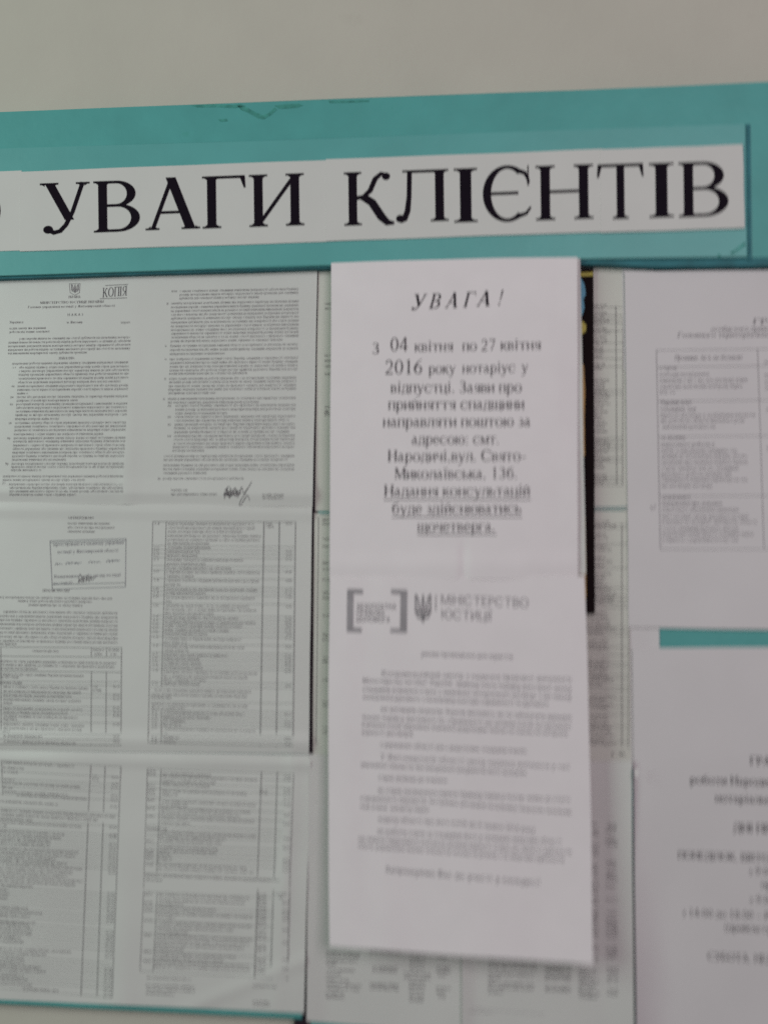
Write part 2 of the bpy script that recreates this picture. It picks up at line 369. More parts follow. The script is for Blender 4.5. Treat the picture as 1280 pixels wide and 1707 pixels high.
CACHE = {}
def glyph(c, st):
    key = (c, st)
    if key in CACHE: return CACHE[key]
    kind, bold, seg = st
    p = G(seg)
    if kind == 'serif': T, t, S = 98+bold*45, 36+bold*14, 52
    else: T, t, S = 82+bold*45, 76+bold*40, 0
    lT, lt, lS = T*.80, t*.9, S*.72
    adv = 300
    if c == ' ': adv = 250
    elif c in DIG: adv = digit(p, c, 660, T*.85, t)
    elif c in '.,': p.dot(110, 45, 52); adv = 240; (c == ',') and p.stroke([(130, 20, 40), (90, -110, 14)])
    elif c == ':': p.dot(120, 45, 52); p.dot(120, 390, 52); adv = 260
    elif c == '!': p.dot(150, 50, 55); p.poly((135, 190), (165, 190), (205, 660), (95, 660)); adv = 310
    elif c in '-–': p.rect(40, 190, 300 if c == '-' else 480, 240); adv = 340 if c == '-' else 520
    elif c in '()':
        p.arc(300 if c == '(' else 30, 250, 220, 450, 110 if c == '(' else -70, 250 if c == '(' else 70, 60, 30); adv = 330
    elif c == '/': p.diag(20, -20, 260, 670, 40); adv = 280
    elif c == '_': p.rect(0, -60, 500, -20); adv = 500
    elif c == '№': adv = form(p, 'Н', 660, .95, T, t, S); p.arc(adv+130, 420, 120, 170, 0, 360, 40, 30); adv += 280
    elif c == 'а':
        p.rect(290-lT/2, 40, 290+lT/2, 330); p.arc(200, 300, 90+lT/2+0, 160, 0, 150, lT, lt); p.arc(180, 140, 150, 145, 90, 290, lT, lt); p.rect(180, 255, 290, 255+lt)
        p.stroke([(230, 30, lt), (290, 90, lt)]); p.stroke([(290, 60, lT*.8), (350, 8, lT*.5), (420, 40, lt)]); adv = 440
    elif c == 'е':
        p.arc(225, 225, 195, 235, 0, 325, lT, lt*1.2); p.rect(60, 240, 410, 240+lt); adv = 445
    elif c == 'р':
        p.stem(110, -215, 440, lT, lt, lS, top=False); p.arc(270, 225, 190, 235, 0, 360, lT, lt); p.poly((30, 400), (110, 460), (110, 400)); adv = 490
    elif c == 'б':
        p.arc(240, 225, 205, 235, 0, 360, lT, lt); p.stroke([(420, 660, lt*1.2), (330, 610, lT*.6), (130, 560, lT*.7), (60, 420, lT*.8), (45, 250, lT*.8)]); adv = 490
    elif c == 'у':
        p.diag(255, 20, 90, 450, lT*1.05); p.stroke([(410, 450, lt*1.3), (280, 80, lt*1.3), (210, -110, lt*1.4), (140, -190, lt*1.4), (60, -180, lt*1.5)]); p.dot(60, -165, 42*(S > 0)+1)
        p.ser(90, 450, True, lT, lt, lS); p.ser(410, 450, True, lt, lt, lS); adv = 480
    elif c == 'ф':
        p.stem(320, -215, 650, lT, lt, lS); p.arc(320, 225, 285, 235, 0, 360, lT, lt); adv = 640
    elif c in 'ії':
        p.stem(140, 0, 450, lT, lt, lS)
        if c == 'і': p.dot(140, 600, 54)
        else:
            p.dot(70, 590, 46); p.dot(210, 590, 46)
        adv = 280
    elif c in LOWMAP: adv = form(p, LOWMAP[c], 450, .74, lT, lt, lS)
    else: adv = form(p, c, 660, 1.0, T, t, S)
    if not p.v: r = (None, None, adv)
    else: r = (np.array(p.v, float), np.array(p.t, int), adv)
    CACHE[key] = r
    return r

def text(sh, s, p0, p1, em, m='ink', part='printed_text', kind='serif', bold=0.0, seg=16, slant=0.0, space=0.0, fit=True, lean=None):
    """letters of s on baseline p0->p1 (photo px); em = letter size in px; fit stretches to the end point"""
    st = (kind, bold, seg)
    gl = [glyph(c, st) for c in s]; total = sum(g[2]+space for g in gl)-space
    p0 = np.array(p0, float); p1 = np.array(p1, float); d = p1-p0; Ln = np.hypot(*d); dx = d/Ln
    ky = em/1000.0; kx = Ln/total if fit else ky
    if lean is None: lean = (p0[0]-878)/(p0[1]+16774)
    up = np.array([-lean, -1.0])
    x = 0.0; vs, ts, n = [], [], 0
    for v, t, adv in gl:
        if v is not None:
            q = p0+np.outer((v[:, 0]+x+slant*v[:, 1]*(ky/kx))*kx, dx)+np.outer(v[:, 1]*ky, up)
            vs.append(q); ts.append(t+n); n += len(v)
        x += adv+space
    if vs: sh.add(part, M[m], np.vstack(vs), np.vstack(ts))

def line(sh, a, b, wpx, m='soft', part='table_lines'):
    a = np.array(a, float); b = np.array(b, float); d = b-a; L = np.hypot(*d); nrm = np.array([-d[1], d[0]])/L*wpx/2
    n = max(1, int(L/25)); A = [a+d*i/n+nrm for i in range(n+1)]; B = [a+d*i/n-nrm for i in range(n+1)]
    t = []
    for i in range(n): t += [(i, i+1, n+1+i+1), (i, n+2+i, n+1+i)]
    sh.add(part, M[m], np.vstack([A, B]), np.array(t))

def line2(sh, a, b, wpx, m='soft'): line(sh, a, b, wpx, m, 'table_lines#2')

def curve(sh, pts, wpx, m='soft', part='signature'):
    g = G(16); P = []
    for i in range(len(pts)-1):                       # Catmull-Rom through the points
        q = [np.array(pts[max(0, i-1)]), np.array(pts[i]), np.array(pts[i+1]), np.array(pts[min(len(pts)-1, i+2)])]
        for k in range(6):
            t = k/6; P.append(.5*((2*q[1])+(-q[0]+q[2])*t+(2*q[0]-5*q[1]+4*q[2]-q[3])*t*t+(-q[0]+3*q[1]-3*q[2]+q[3])*t**3))
    P.append(np.array(pts[-1]))
    g.stroke([(p[0], p[1], wpx*(0.7+0.5*abs(math.sin(i*.35)))) for i, p in enumerate(P)])
    sh.add(part, M[m], np.array(g.v), np.array(g.t))

WORDS = ('про та на з у до за від по для або що яка які його нотаріус нотаріальної нотаріальних контори послуг посвідчення договору договорів відчуження '
         'житлового будинку квартири земельної ділянки свідоцтва спадщину спадщини заповіту довіреності засвідчення вірності копій документів підпису '
         'справжності громадян України юстиції управління області державної державних реєстрації майна рухомого нерухомого вчинення дій видача дублікатів '
         'перелік плати розмір надання додаткових правового технічного характеру пов язаних з вчиненням згідно закону наказу статті забезпечити начальнику '
         'відділу роботи порядку прийому строк контроль виконанням покласти заступника').split()
NUMS = ['34,00', '51,00', '17,00', '85,00', '68,00', '25,50', '102,00', '42,50']
def estw(s, st): return sum(glyph(c, st)[2] for c in s)
def words(width_em, st):
    out = random.choice(WORDS)
    while estw(out, st)/1000 < width_em*0.96:
        out += ' '+random.choice(WORDS)
    while estw(out, st)/1000 > width_em*1.08 and len(out) > 3: out = out[:-1]
    return out.strip()
SMALL = 5
def fill(sh, x0, y0, x1, y1, em, m='ink', bold=0.0, kind='serif', part='printed_text', s=None, seg=SMALL):
    st = (kind, bold, seg); L = math.hypot(x1-x0, y1-y0)
    if L < em*.5: return
    text(sh, s or words(L/em, st), (x0, y0), (x1, y1), em, m, part, kind, bold, seg)
def slope(x, y): return (y-802)/(x+15819)

def trident(sh, x0, y0, x1, y1, m, part='emblem'):
    """the state emblem: three prongs over a tied foot"""
    g = G(20)
    def S(pts, w_): g.stroke([(x, y, w_) for x, y in pts])
    S([(.06, 1), (.06, .30)], .10); S([(.94, 1), (.94, .30)], .10)
    S([(.06, .33), (.42, .33)], .09); S([(.94, .33), (.58, .33)], .09)
    S([(.06, 1), (.20, .86), (.25, .62), (.22, .36)], .08); S([(.94, 1), (.80, .86), (.75, .62), (.78, .36)], .08)
    S([(.5, 1.0), (.46, .72), (.38, .52), (.36, .30), (.5, .10)], .08); S([(.5, 1.0), (.54, .72), (.62, .52), (.64, .30), (.5, .10)], .08)
    S([(.14, .30), (.16, .18), (.34, .14), (.5, .22)], .08); S([(.86, .30), (.84, .18), (.66, .14), (.5, .22)], .08)
    S([(.5, .55), (.5, -.02)], .08); g.poly((.5, -.06), (.60, .10), (.5, .22), (.40, .10))
    v = np.array(g.v); v = np.column_stack([x0+v[:, 0]*(x1-x0), y1+v[:, 1]*(y0-y1)])
    sh.add(part, M[m], v, np.array(g.t))

# ------------------------------------------------------------------ the wall and the boards
wall = link('wall', [(-3, 0, 0), (3, 0, 0), (3, 0, 3.2), (-3, 0, 3.2), (-3, .12, 0), (3, .12, 0), (3, .12, 3.2), (-3, .12, 3.2)],
            [(0, 1, 2, 3), (5, 4, 7, 6), (4, 0, 3, 7), (1, 5, 6, 2), (3, 2, 6, 7), (4, 5, 1, 0)], M['wall'])
wall['kind'] = 'structure'
mm = 0.001
left_board = tag(slab('notice_board', [(-330, 420), (524, 440), (503.5, 1700), (-330, 1658)], 0, 12*mm, M['teal']), 'teal board whose lower edge shows under the three double-page sheets', 'notice board', 'teal boards on the wall')
strip = tag(slab('gap_shade_strip', [(512, 440), (545, 440), (524, 1760), (490, 1740)], 0.5*mm, 9*mm, M['dark']), 'thin dark strip painting the shade of the gap beside the double-page sheets', 'strip')  # near-black strip stands in for the shade inside the gap between boards
right_board = tag(slab('notice_board', [(534, 425), (1500, 410), (1530, 1950), (515, 1890)], 0, 10*mm, M['teal']), 'teal board behind the right-hand sheets, showing as a bar between two of them', 'notice board', 'teal boards on the wall')
header = tag(slab('header_board', [(-330, 199), (1600, 122), (1600, 424), (1280, 430), (1000, 432), (550, 443.5), (0, 460.5), (-330, 471)], 0, 20*mm, M['teal'], wob=0.0006), 'long teal header board with chipped top edge under bare wall', 'header board')
# flaking and scuffs on the header's upper edge: thin raised flakes of paint
def flakes(name, polys, d, m, parent):
    V, Fs = [], []
    for p in polys:
        p = np.array(p, float); f = at_np(p, np.full(len(p), d+0.00018)); b = at_np(p, np.full(len(p), d-0.0004)); n = len(V); k = len(p)
        V += list(f)+list(b); Fs.append([n+i for i in range(k)][::-1])
        for i in range(k): Fs.append([n+i, n+(i+1) % k, n+k+(i+1) % k, n+k+i])
    return link(name, V, Fs, m, parent)
for f_ in [
    [(318, 175.5), (355, 173.5), (388, 175), (402, 173.6), (410, 177), (392, 180), (360, 178.5), (330, 179)],
    [(396, 176.5), (410, 178), (424, 186), (438, 192), (447, 189), (458, 179), (462, 183), (450, 193), (440, 199), (430, 197), (416, 189), (402, 183)],
    [(458, 176), (480, 173.5), (497, 172.6), (506, 175), (497, 179), (480, 181), (465, 181)],
    [(364, 199), (378, 198), (380, 202), (368, 203)],
    [(547, 168), (580, 168), (615, 167), (615, 169.5), (580, 171), (550, 171.5)]]: flakes('chipped_paint', [f_], 20*mm, M['scuff'], header)
panel = tag(slab('sign_panel', [(-330, 258), (1243, 206), (1246, 428), (1000, 431), (550, 442.5), (0, 459.5), (-330, 470)], 20*mm, 22.2*mm, M['teal2'], bev=0.0010), 'raised teal sign panel carrying the big black lettering on the header board', 'sign panel')
slab('painted_panel_shadow', [(1243.5, 207), (1249.5, 207), (1252, 434), (1246.5, 434)], 20*mm, 20.6*mm, M['tealedge'], panel, bev=0.0002)  # dark slab paints the shadow along the raised panel's right edge
slab('lower_edge_shade', [(-330, 470), (0, 459.5), (550, 442.5), (1000, 431), (1500, 424), (1500, 440), (1090, 444.5), (1000, 440), (550, 446.5), (0, 464.5), (-330, 476)], 11*mm, 19.4*mm, M['tealedge'], header, bev=0.0004)  # dark band paints the shadow line beneath the header
for f_ in ([(1216, 421), (1224, 417), (1240, 404), (1243, 408), (1230, 417), (1220, 424)], [(1195, 425), (1200, 424), (1201, 427), (1197, 428)]): flakes('torn_edge', [f_], 22.3*mm, M['scuff'], panel)

# ------------------------------------------------------------------ the banner
def const(d, amp=0.0, fx=3.0, fy=2.0, ph=0.0):
    return lambda u, v: d*mm + amp*mm*(np.sin(fx*u*3.1+ph)*np.cos(fy*v*3.1+ph*.7)+1)
BT = lambda x: 286.0+(x-35)*(240.5-286)/(1237-35)      # banner top and bottom edge in the photo
BB = lambda x: 419.5+(x-35)*(380-419.5)/(1240-35)
def banner(x0, x1, d, label, dx=0, dy=0):
    s = Sheet('banner_sheet', [(x0, BT(x0)+dy), (x1, BT(x1)+dy), (x1+dx, BB(x1)+dy), (x0, BB(x0)+dy)], const(d, .15, 2, 1, x0), M['paperb'], 40, 14, wob=.5)
    tag(s.o, label, 'banner sheet', 'sheets of the header lettering'); return s
b0 = banner(-260, 37, 22.5, 'leftmost banner sheet on the sign panel, ending in a cut-off round letter', dy=-1.5)
b1 = banner(34, 545, 22.8, 'banner sheet on the sign panel printed УВАГИ')
b2 = banner(543, 1003, 23.1, 'banner sheet on the sign panel printed КЛІЄН, between two others', dy=-1)
b3 = banner(1000, 1237, 23.4, 'rightmost banner sheet on the sign panel printed ТІВ', dx=4)
def big(sh, c, xl, xr, yt, yb, sl):
    v, t, adv = glyph(c, ('serif', 0.0, 60)); lo = v.min(0); hi = v.max(0); n = (v-lo)/(hi-lo)
    px = xl+n[:, 0]*(xr-xl); py = yb-n[:, 1]*(yb-yt)-sl*(xr-xl)*(n[:, 0]-.5)*-1
    sh.add('lettering', M['ink'], np.column_stack([px-(py-yb)*-.012, py]), t)
SL = -.036
big(b0, 'О', -92, 2.2, 307, 397, SL)
for c, xl, xr, yt, yb in (('У', 68, 151, 303.5, 391), ('В', 157, 234, 301, 386.5), ('А', 243, 334, 295.5, 382.5), ('Г', 338, 410.5, 293, 380), ('И', 416, 507.5, 290, 377)):
    big(b1, c, xl, xr, yt, yb, SL)
for c, xl, xr, yt, yb in (('К', 574, 657.5, 286, 377), ('Л', 660, 748, 283, 371), ('І', 757, 796, 280.5, 370.5), ('Є', 805, 886, 275.5, 370), ('Н', 893, 989, 275, 366)):
    big(b2, c, xl, xr, yt, yb, SL)
for c, xl, xr, yt, yb in (('Т', 995.5, 1073, 273, 365), ('І', 1082, 1123, 271.5, 362.5), ('В', 1131, 1214, 269.5, 361)):
    big(b3, c, xl, xr, yt, yb, SL)
for s in (b0, b1, b2, b3): s.flush()

# ------------------------------------------------------------------ left: three landscape sheets, two pages each
def wav(d, *waves):
    def f(u, v):
        r = np.full(np.shape(u), d*mm)
        for amp, fu, fv, ph in waves: r = r+amp*mm*(1+np.sin(6.283*(fu*u+fv*v)+ph))/2
        return r
    return f
EM1 = 5.9
# --- sheet one
s1 = Sheet('document_sheet', [(-62, 466), (529, 452), (521, 845), (-80, 838)],
           lambda u, v: wav(12.4, (1.0, .8, .3, 0), (.5, 2.1, 1.2, 1))(u, v)+mm*2.6*np.exp(-((v-.945)/.03)**2)+mm*.8*np.exp(-((u-.5)/.02)**2)*v, M['sheet'], 60, 50)
tag(s1.o, 'top double-page sheet under the header, with small emblem, copy stamp and a signature', 'document', 'double-page sheets on the left board')
sc = 4.164; o = (0, 440)
def Z(sh, rows, ox, oy, sc, em, xl=None, slp=None, m='print', bold=.25, kind='serif'):
    for r in rows:
        y, x0, x1 = r[:3]; X0, Y0, X1 = ox+x0/sc, oy+y/sc, ox+x1/sc
        k = slope(X0, Y0) if slp is None else slp
        fill(sh, X0, Y0+em*.22, X1, Y0+em*.22+k*(X1-X0), em, m, bold if len(r) < 4 else max(bold, r[3]+.1), kind, s=(r[4] if len(r) > 4 else None))
trident(s1, 119, 474, 132, 488, 'mid'); line(s1, (115.5, 473), (134.5, 472.6), .8, 'mid', 'emblem'); line(s1, (116, 473), (117.5, 488), .8, 'mid', 'emblem'); line(s1, (134, 473), (133, 488), .8, 'mid', 'emblem'); line(s1, (117.5, 488), (125, 492), .8, 'mid', 'emblem'); line(s1, (133, 488), (125, 492), .8, 'mid', 'emblem')
text(s1, 'КОПІЯ', (171, 496), (212, 492.5), 24, 'print', 'copy_stamp', bold=.1, seg=14)
line(s1, (176, 476), (214, 474), .9, 'stamp', 'copy_stamp'); line(s1, (167, 498), (212, 496.5), .9, 'stamp', 'copy_stamp')
Z(s1, [(232, 475, 560, 0, 'УКРАЇНА'), (272, 280, 722, .3, 'МІНІСТЕРСТВО ЮСТИЦІЇ УКРАЇНИ'), (302, 195, 800, .2, 'Головне управління юстиції у Житомирській області'),
       (355, 470, 580, .2, 'Н А К А З'), (407, 68, 163), (407, 465, 575, 0, 'м. Житомир'), (407, 840, 905), (449, 65, 320), (474, 68, 345)], 0, 440, sc, EM1)
Z(s1, [(521, 135, 905), (547, 60, 907), (573, 58, 907), (598, 58, 905), (622, 58, 605), (657, 410, 522, 0, 'НАКАЗУЮ:'), (693, 85, 890)], 0, 440, sc, EM1)
ys = [720, 745, 770, 797, 823, 850, 875, 900, 925, 950, 975, 1000, 1025, 1050, 1077, 1105, 1130, 1155, 1183, 1210, 1233, 1260, 1285, 1310, 1335, 1360, 1388, 1410, 1432]
short = {823: .93, 900: .1, 950: .55, 1077: .4, 1183: .8, 1360: .48, 1432: .27}
rows = []
for y in ys:
    t = (y-720)/(1432-720); a = 135+(78-135)*t; b = 898+(860-898)*t
    rows.append((y, a, a+(b-a)*short.get(y, 1)))
for y in (720, 850, 925, 975, 1105, 1210, 1388): t = (y-720)/712; rows.append((y, 90-t*55, 112-t*55))
rows += [(1475, 22, 855), (1500, 20, 590), (1530, 66, 855), (1555, 66, 855), (1578, 66, 855), (1602, 66, 530), (1520, 20, 42)]
Z(s1, rows, 0, 440, sc, EM1)
rows = [(190, 165, 990), (215, 165, 990), (240, 163, 715), (190, 110, 148)]
rows += [(y, 105, 990) for y in (275, 302, 328, 354, 380, 407, 434, 460, 485, 511)]+[(537, 103, 880), (275, 75, 88)]
rows += [(570, 100, 985), (598, 98, 985), (626, 97, 480), (662, 97, 985), (688, 97, 985), (714, 95, 985), (740, 95, 985), (763, 93, 635), (570, 62, 76), (662, 62, 76)]
rows += [(798, 90, 975), (822, 90, 975), (849, 88, 975), (873, 86, 975), (898, 85, 415), (937, 84, 970), (963, 82, 715), (798, 58, 72), (937, 50, 64)]
rows += [(985, 136, 970), (1012, 134, 968), (1038, 133, 495), (1062, 131, 968), (1088, 130, 925), (1115, 129, 966), (1140, 127, 966), (1168, 126, 925), (1195, 124, 964), (1220, 122, 964), (1247, 118, 963), (1272, 115, 962), (1296, 113, 335)]
rows += [(y, 82, 106) for y in (985, 1062, 1115, 1195)]
rows += [(1335, 55, 960), (1360, 54, 915), (1398, 52, 960), (1425, 50, 960), (1452, 50, 350), (1490, 48, 610), (1335, 20, 32), (1398, 16, 28), (1490, 14, 34), (1570, 105, 220), (1598, 105, 425, .3), (1603, 738, 885, .2), (1625, 738, 885)]
Z(s1, rows, 260, 440, 4.163, EM1)
def sig(sh, x, y, w_, h_, m='soft', part='signature', n=14, wd=1.0):
    R_ = random.Random(int(x)); pts = []; k = n*2
    for i in range(k):
        t = i/(k-1); a = i*2.35+R_.uniform(-.4, .4); e = (1-.55*t)*R_.uniform(.55, 1.1)
        pts.append((x+w_*(t*.86+.10*math.cos(a)), y+h_*(.55+.5*e*math.sin(a)-.10*t)))
    curve(sh, pts, wd, m, part)
sig(s1, 374, 812, 30, 20, 'soft', 'signature', 9, .9); curve(s1, [(374, 832), (380, 812), (385, 816), (379, 824), (387, 826), (392, 813), (396, 829), (403, 812), (407, 822), (420, 803), (411, 818), (400, 838), (402, 842), (412, 826), (416, 834)], 1.0, 'print')
s1.flush()

# --- sheet two
s2 = Sheet('document_sheet', [(-72, 836), (520, 843), (515, 1257), (-88, 1250)],
           lambda u, v: wav(12.2, (1.2, .7, .4, 2), (.5, 1.8, 1.5, .5))(u, v)+mm*2.2*np.exp(-((v-.955)/.025)**2)+mm*1.6*np.exp(-((v-.03)/.02)**2)+mm*1.2*np.exp(-((u-.955)/.02)**2)*v, M['sheet'], 60, 50)
tag(s2.o, 'middle double-page sheet on the left board, with a boxed registration stamp and price tables', 'document', 'double-page sheets on the left board')
sc = 3.793
def z2(x, y): return (x/3.793, 830+y/3.793)
Z(s2, [(128, 430, 595, .2, 'ЗАТВЕРДЖУЮ'), (162, 430, 695), (188, 428, 725), (213, 428, 600), (588, 270, 445, .3, 'ПЕРЕЛІК ПОСЛУГ'), (628, -60, 710, .2), (652, 115, 585, .2), (677, 180, 525, .2)], 0, 830, sc, EM1)
for a, b in (((318, 272), (798, 258)), ((320, 284), (798, 270)), ((318, 272), (333, 578)), ((798, 258), (795, 563)), ((333, 578), (795, 563)), ((335, 548), (795, 537))):
    line(s2, z2(*a), z2(*b), 1.0, 'stamp', 'registration_stamp')
for y, x0, x1, s_ in ((305, 335, 785, 'зареєстровано в Головному управлінні'), (352, 365, 750, 'юстиції у Житомирській області'), (508, 340, 765, 'Уповноважена особа органу юстиції'), (550, 340, 460, 'юстиції')):
    text(s2, s_, z2(x0, y), z2(x1, y-.03*(x1-x0)), 8.5, 'stamp', 'registration_stamp', bold=.2, seg=6)
sig(s2, 92, 938, 14, 5, 'stamp', 'registration_stamp', 5, .7); sig(s2, 110, 936, 28, 6, 'stamp', 'registration_stamp', 7, .8); sig(s2, 148, 935, 22, 5, 'stamp', 'registration_stamp', 6, .7); sig(s2, 178, 932, 24, 6, 'stamp', 'registration_stamp', 7, .8)
sig(s2, 131, 956, 30, 18, 'soft', 'signature', 9, .8)
rows = [(720, 20, 745)]+[(y, -140, 745) for y in (745, 770, 796, 822, 848, 875, 901)]+[(921, -140, 110)]
rows += [(968, 205, 372), (962, 590, 660, .2), (988, 598, 648, .2), (962, 685, 755, .2), (988, 700, 740, .2)]
rows += [(1030, -140, 740, .3), (1053, -140, 725, .3), (1075, -140, 240, .3)]
tab = [(1113, 530), (1130, 120), (1165, 140), (1195, 560), (1222, 515), (1248, 455), (1275, 515), (1297, 80), (1330, 525), (1355, 430), (1380, 495), (1400, 110), (1430, 535), (1455, 520), (1475, 65), (1505, 270), (1540, 480)]
rows += [(y, (-140 if y < 1190 else 22), x) for y, x in tab]
rows += [(y, 715, 757, .2, random.choice(NUMS)) for y in (1195, 1248, 1275, 1330, 1355, 1380, 1435, 1510, 1540)]+[(1193, 588, 622), (1216, 586, 645)]
Z(s2, rows, 0, 830, sc, EM1)
for y in (945, 1003, 1098, 1160, 1183, 1238, 1261, 1318, 1343, 1367, 1419, 1494, 1525, 1560):
    line(s2, z2(-140, y-4), z2(769, y+4), .55 if y not in (945, 1003, 1098, 1560) else .9, 'rule')
line(s2, z2(770, 946), z2(766, 1562), 1.0); line(s2, z2(580, 946), z2(579, 1003), .9); line(s2, z2(676, 946), z2(675, 1003), .9)
line(s2, z2(580, 1098), z2(577, 1560), 1.0); line(s2, z2(674, 1098), z2(670, 1560), 1.0); line(s2, z2(8, 946), z2(10, 1560), .8)
# right page
def z2r(x, y): return (230+x/3.794, 830+y/3.794)
L2 = [(165, 735), (190, 740), (214, 660), (240, 780), (265, 770), (288, 450), (315, 460), (340, 390), (365, 375), (392, 665), (417, 430), (444, 590), (470, 770), (495, 355), (522, 765), (548, 270), (578, 755), (602, 430), (630, 740), (655, 215), (682, 705), (706, 750), (730, 480), (757, 635), (784, 745), (808, 660), (835, 575), (860, 440), (890, 655), (915, 310), (940, 675), (965, 320), (992, 570), (1018, 390), (1045, 400), (1072, 410), (1100, 755), (1128, 695), (1150, 430), (1175, 390)]
rows = [(y, 190-30*(y-165)/1010, x) for y, x in L2]
rows += [(1215, 105, 715), (1243, 82, 690), (1262, 82, 215), (1305, 85, 695), (1328, 85, 300)]+[(y, 160, x) for y, x in ((1357, 675), (1385, 455), (1410, 300), (1435, 275), (1462, 745), (1490, 190), (1515, 260), (1545, 240))]
for y in (165, 340, 365, 390, 470, 525, 580, 605, 630, 690, 762, 787, 812, 838, 863, 890, 945, 1000, 1025, 1050, 1075, 1100, 1190, 1370, 1420, 1445, 1525, 1558):
    rows.append((y, 935-10*(y/1550), 975-8*(y/1550), .25, random.choice(NUMS)))
for y in (165, 320, 340, 365, 390, 465, 520, 575, 600, 625, 682, 750, 775, 800, 825, 850, 880, 935, 985, 1010, 1035, 1060, 1090, 1170, 1355, 1380, 1405, 1430, 1455, 1520, 1545):
    rows.append((y, 105-20*y/1550, 140-20*y/1550, 0, random.choice(['2.1', '2.12', '2.20', '3.4', '2.17'])))
rows += [(165, 810, 850), (183, 808, 860)]
Z(s2, rows, 230, 830, 3.794, EM1)
for y in (303, 328, 353, 378, 430, 457, 510, 565, 590, 616, 668, 745, 770, 796, 822, 848, 876, 928, 980, 1005, 1030, 1058, 1084, 1168):
    line2(s2, z2r(98-25*y/1550, y-2), z2r(993-12*y/1550, y+6), .55, 'rule')
for y in (1195, 1290, 1345, 1372, 1398, 1424, 1448, 1502, 1530):
    line2(s2, z2r(80, y-2), z2r(982, y+10), .55, 'rule')
line2(s2, z2r(95, 150), z2r(995, 152), .9); line2(s2, z2r(66, 1548), z2r(980, 1568), .9)
line2(s2, z2r(95, 150), z2r(65, 1545), .9); line2(s2, z2r(180, 150), z2r(150, 1192), 1.0); line2(s2, z2r(150, 1342), z2r(148, 1547), .9)
line2(s2, z2r(797, 152), z2r(773, 1570), 1.5, 'soft'); line2(s2, z2r(895, 152), z2r(875, 1575), 1.5, 'soft'); line2(s2, z2r(997, 152), z2r(980, 1570), 1.2)
s2.flush()

# --- sheet three
s3 = Sheet('document_sheet', [(-78, 1250), (518, 1258), (506.5, 1689), (-95, 1662)],
           lambda u, v: wav(12.3, (1.6, .9, .5, .4), (1.2, 2.6, .4, 2.2), (.6, 1.2, 2.8, 4))(u, v)+mm*3*np.exp(-((u-.50)/.05)**2)*v+mm*2.0*np.exp(-((v-.035)/.02)**2)*(.4+.6*u)+mm*2.2*np.exp(-((u-.955+.03*v)/.018)**2)*(.3+.7*np.sin(3*v+.4)**2)+mm*1.2*np.exp(-(((u-.80)*.8+(v-.93)*1.2)/.03)**2), M['sheet'], 70, 60)
tag(s3.o, 'bottom double-page sheet on the left board, wrinkled, with price tables above the teal edge', 'document', 'double-page sheets on the left board')
def z3(x, y): return (x/3.656, 1240+y/3.656)
R3 = [(112, 18, 455, .3), (145, 20, 150), (170, 20, 110), (215, 20, 90), (237, 20, 490), (265, 20, 80), (290, 20, 415), (312, 100, 530), (345, -80, 355), (400, -80, 705, .4), (425, -80, 600, .4), (450, -80, 200), (472, -80, 500), (495, -80, 45)]
R3 += [(y, -80, x) for y, x in ((525, 395), (550, 375), (575, 310), (600, 305), (630, 480), (655, 460), (680, 345), (705, 410), (730, 505), (755, 445), (780, 415), (805, 510), (830, 460), (855, 205), (885, 55), (910, 60), (935, 50), (990, 175), (1015, 260), (1040, 185), (1075, 220), (1095, 185), (1120, 200), (1145, 195), (1170, 130), (1195, 145), (1240, 435), (1265, 285), (1295, 150), (1320, 150), (1345, 255), (1370, 280), (1400, 150), (1425, 170), (1455, 200))]+[(1492, 140, 360, .3)]
Z(s3, R3, 0, 1240, 3.656, EM1, slp=.058)
nums = []
for y in (205, 245, 270, 320, 345, 385, 510, 555, 570)+tuple(range(612, 790, 25))+tuple(range(915, 1105, 24))+tuple(range(1150, 1310, 25))+tuple(range(1375, 1545, 24)):
    t = (y-135)/1410; nums.append((y, 682-52*t, 726-46*t, .35, random.choice(NUMS)))
Z(s3, nums+[(195, 562, 590), (215, 560, 605)], 0, 1240, 3.656, EM1, slp=.03)
for y in (100, 165, 210, 232, 258, 305, 390, 460, 515, 540, 565, 590, 615, 642, 668, 695, 720, 870, 895, 920, 945, 970, 1000, 1025, 1050, 1085, 1108, 1133, 1158, 1182, 1210, 1285, 1310, 1335, 1360, 1390, 1415, 1440, 1490):
    t = y/1490; line(s3, z3(0 if 120 < y else 8, y), z3(738-50*t, y+36+20*t), .5, 'rule')
line(s3, z3(555, 130), z3(540, 410), .9); line(s3, z3(538, 480), z3(495, 1535), 1.2); line(s3, z3(642, 135), z3(632, 415), .9); line(s3, z3(630, 480), z3(592, 1540), 1.2); line(s3, z3(738, 135), z3(685, 1545), .9); line(s3, z3(10, 100), z3(20, 310), .7)
def z3r(x, y): return (220+x/3.656, 1240+y/3.656)
R = [(180, 190, 480), (197, 188, 765), (225, 186, 510), (248, 186, 475), (285, 185, 700), (308, 184, 280), (350, 182, 755), (372, 180, 340), (395, 178, 725), (420, 176, 660), (450, 175, 745), (480, 172, 360), (515, 90, 215), (540, 170, 755), (567, 168, 575), (590, 166, 550), (628, 165, 525), (652, 163, 515), (675, 160, 235), (700, 160, 245), (735, 160, 700), (760, 160, 745), (800, 82, 900, .3), (828, 80, 185, .3)]
R += [(920, 166, 715, .35), (950, 165, 690, .35), (975, 162, 315, .35), (1000, 160, 515, .35), (1032, 158, 735, .35), (1058, 156, 265, .35), (1090, 154, 730, .35), (1118, 152, 620, .35), (1145, 150, 340, .35), (1170, 148, 735, .35), (1198, 146, 715, .35), (1225, 144, 685, .35), (1250, 142, 315, .35), (1280, 140, 635, .35), (1305, 138, 560, .35), (1330, 136, 710, .35), (1355, 134, 720, .35)]
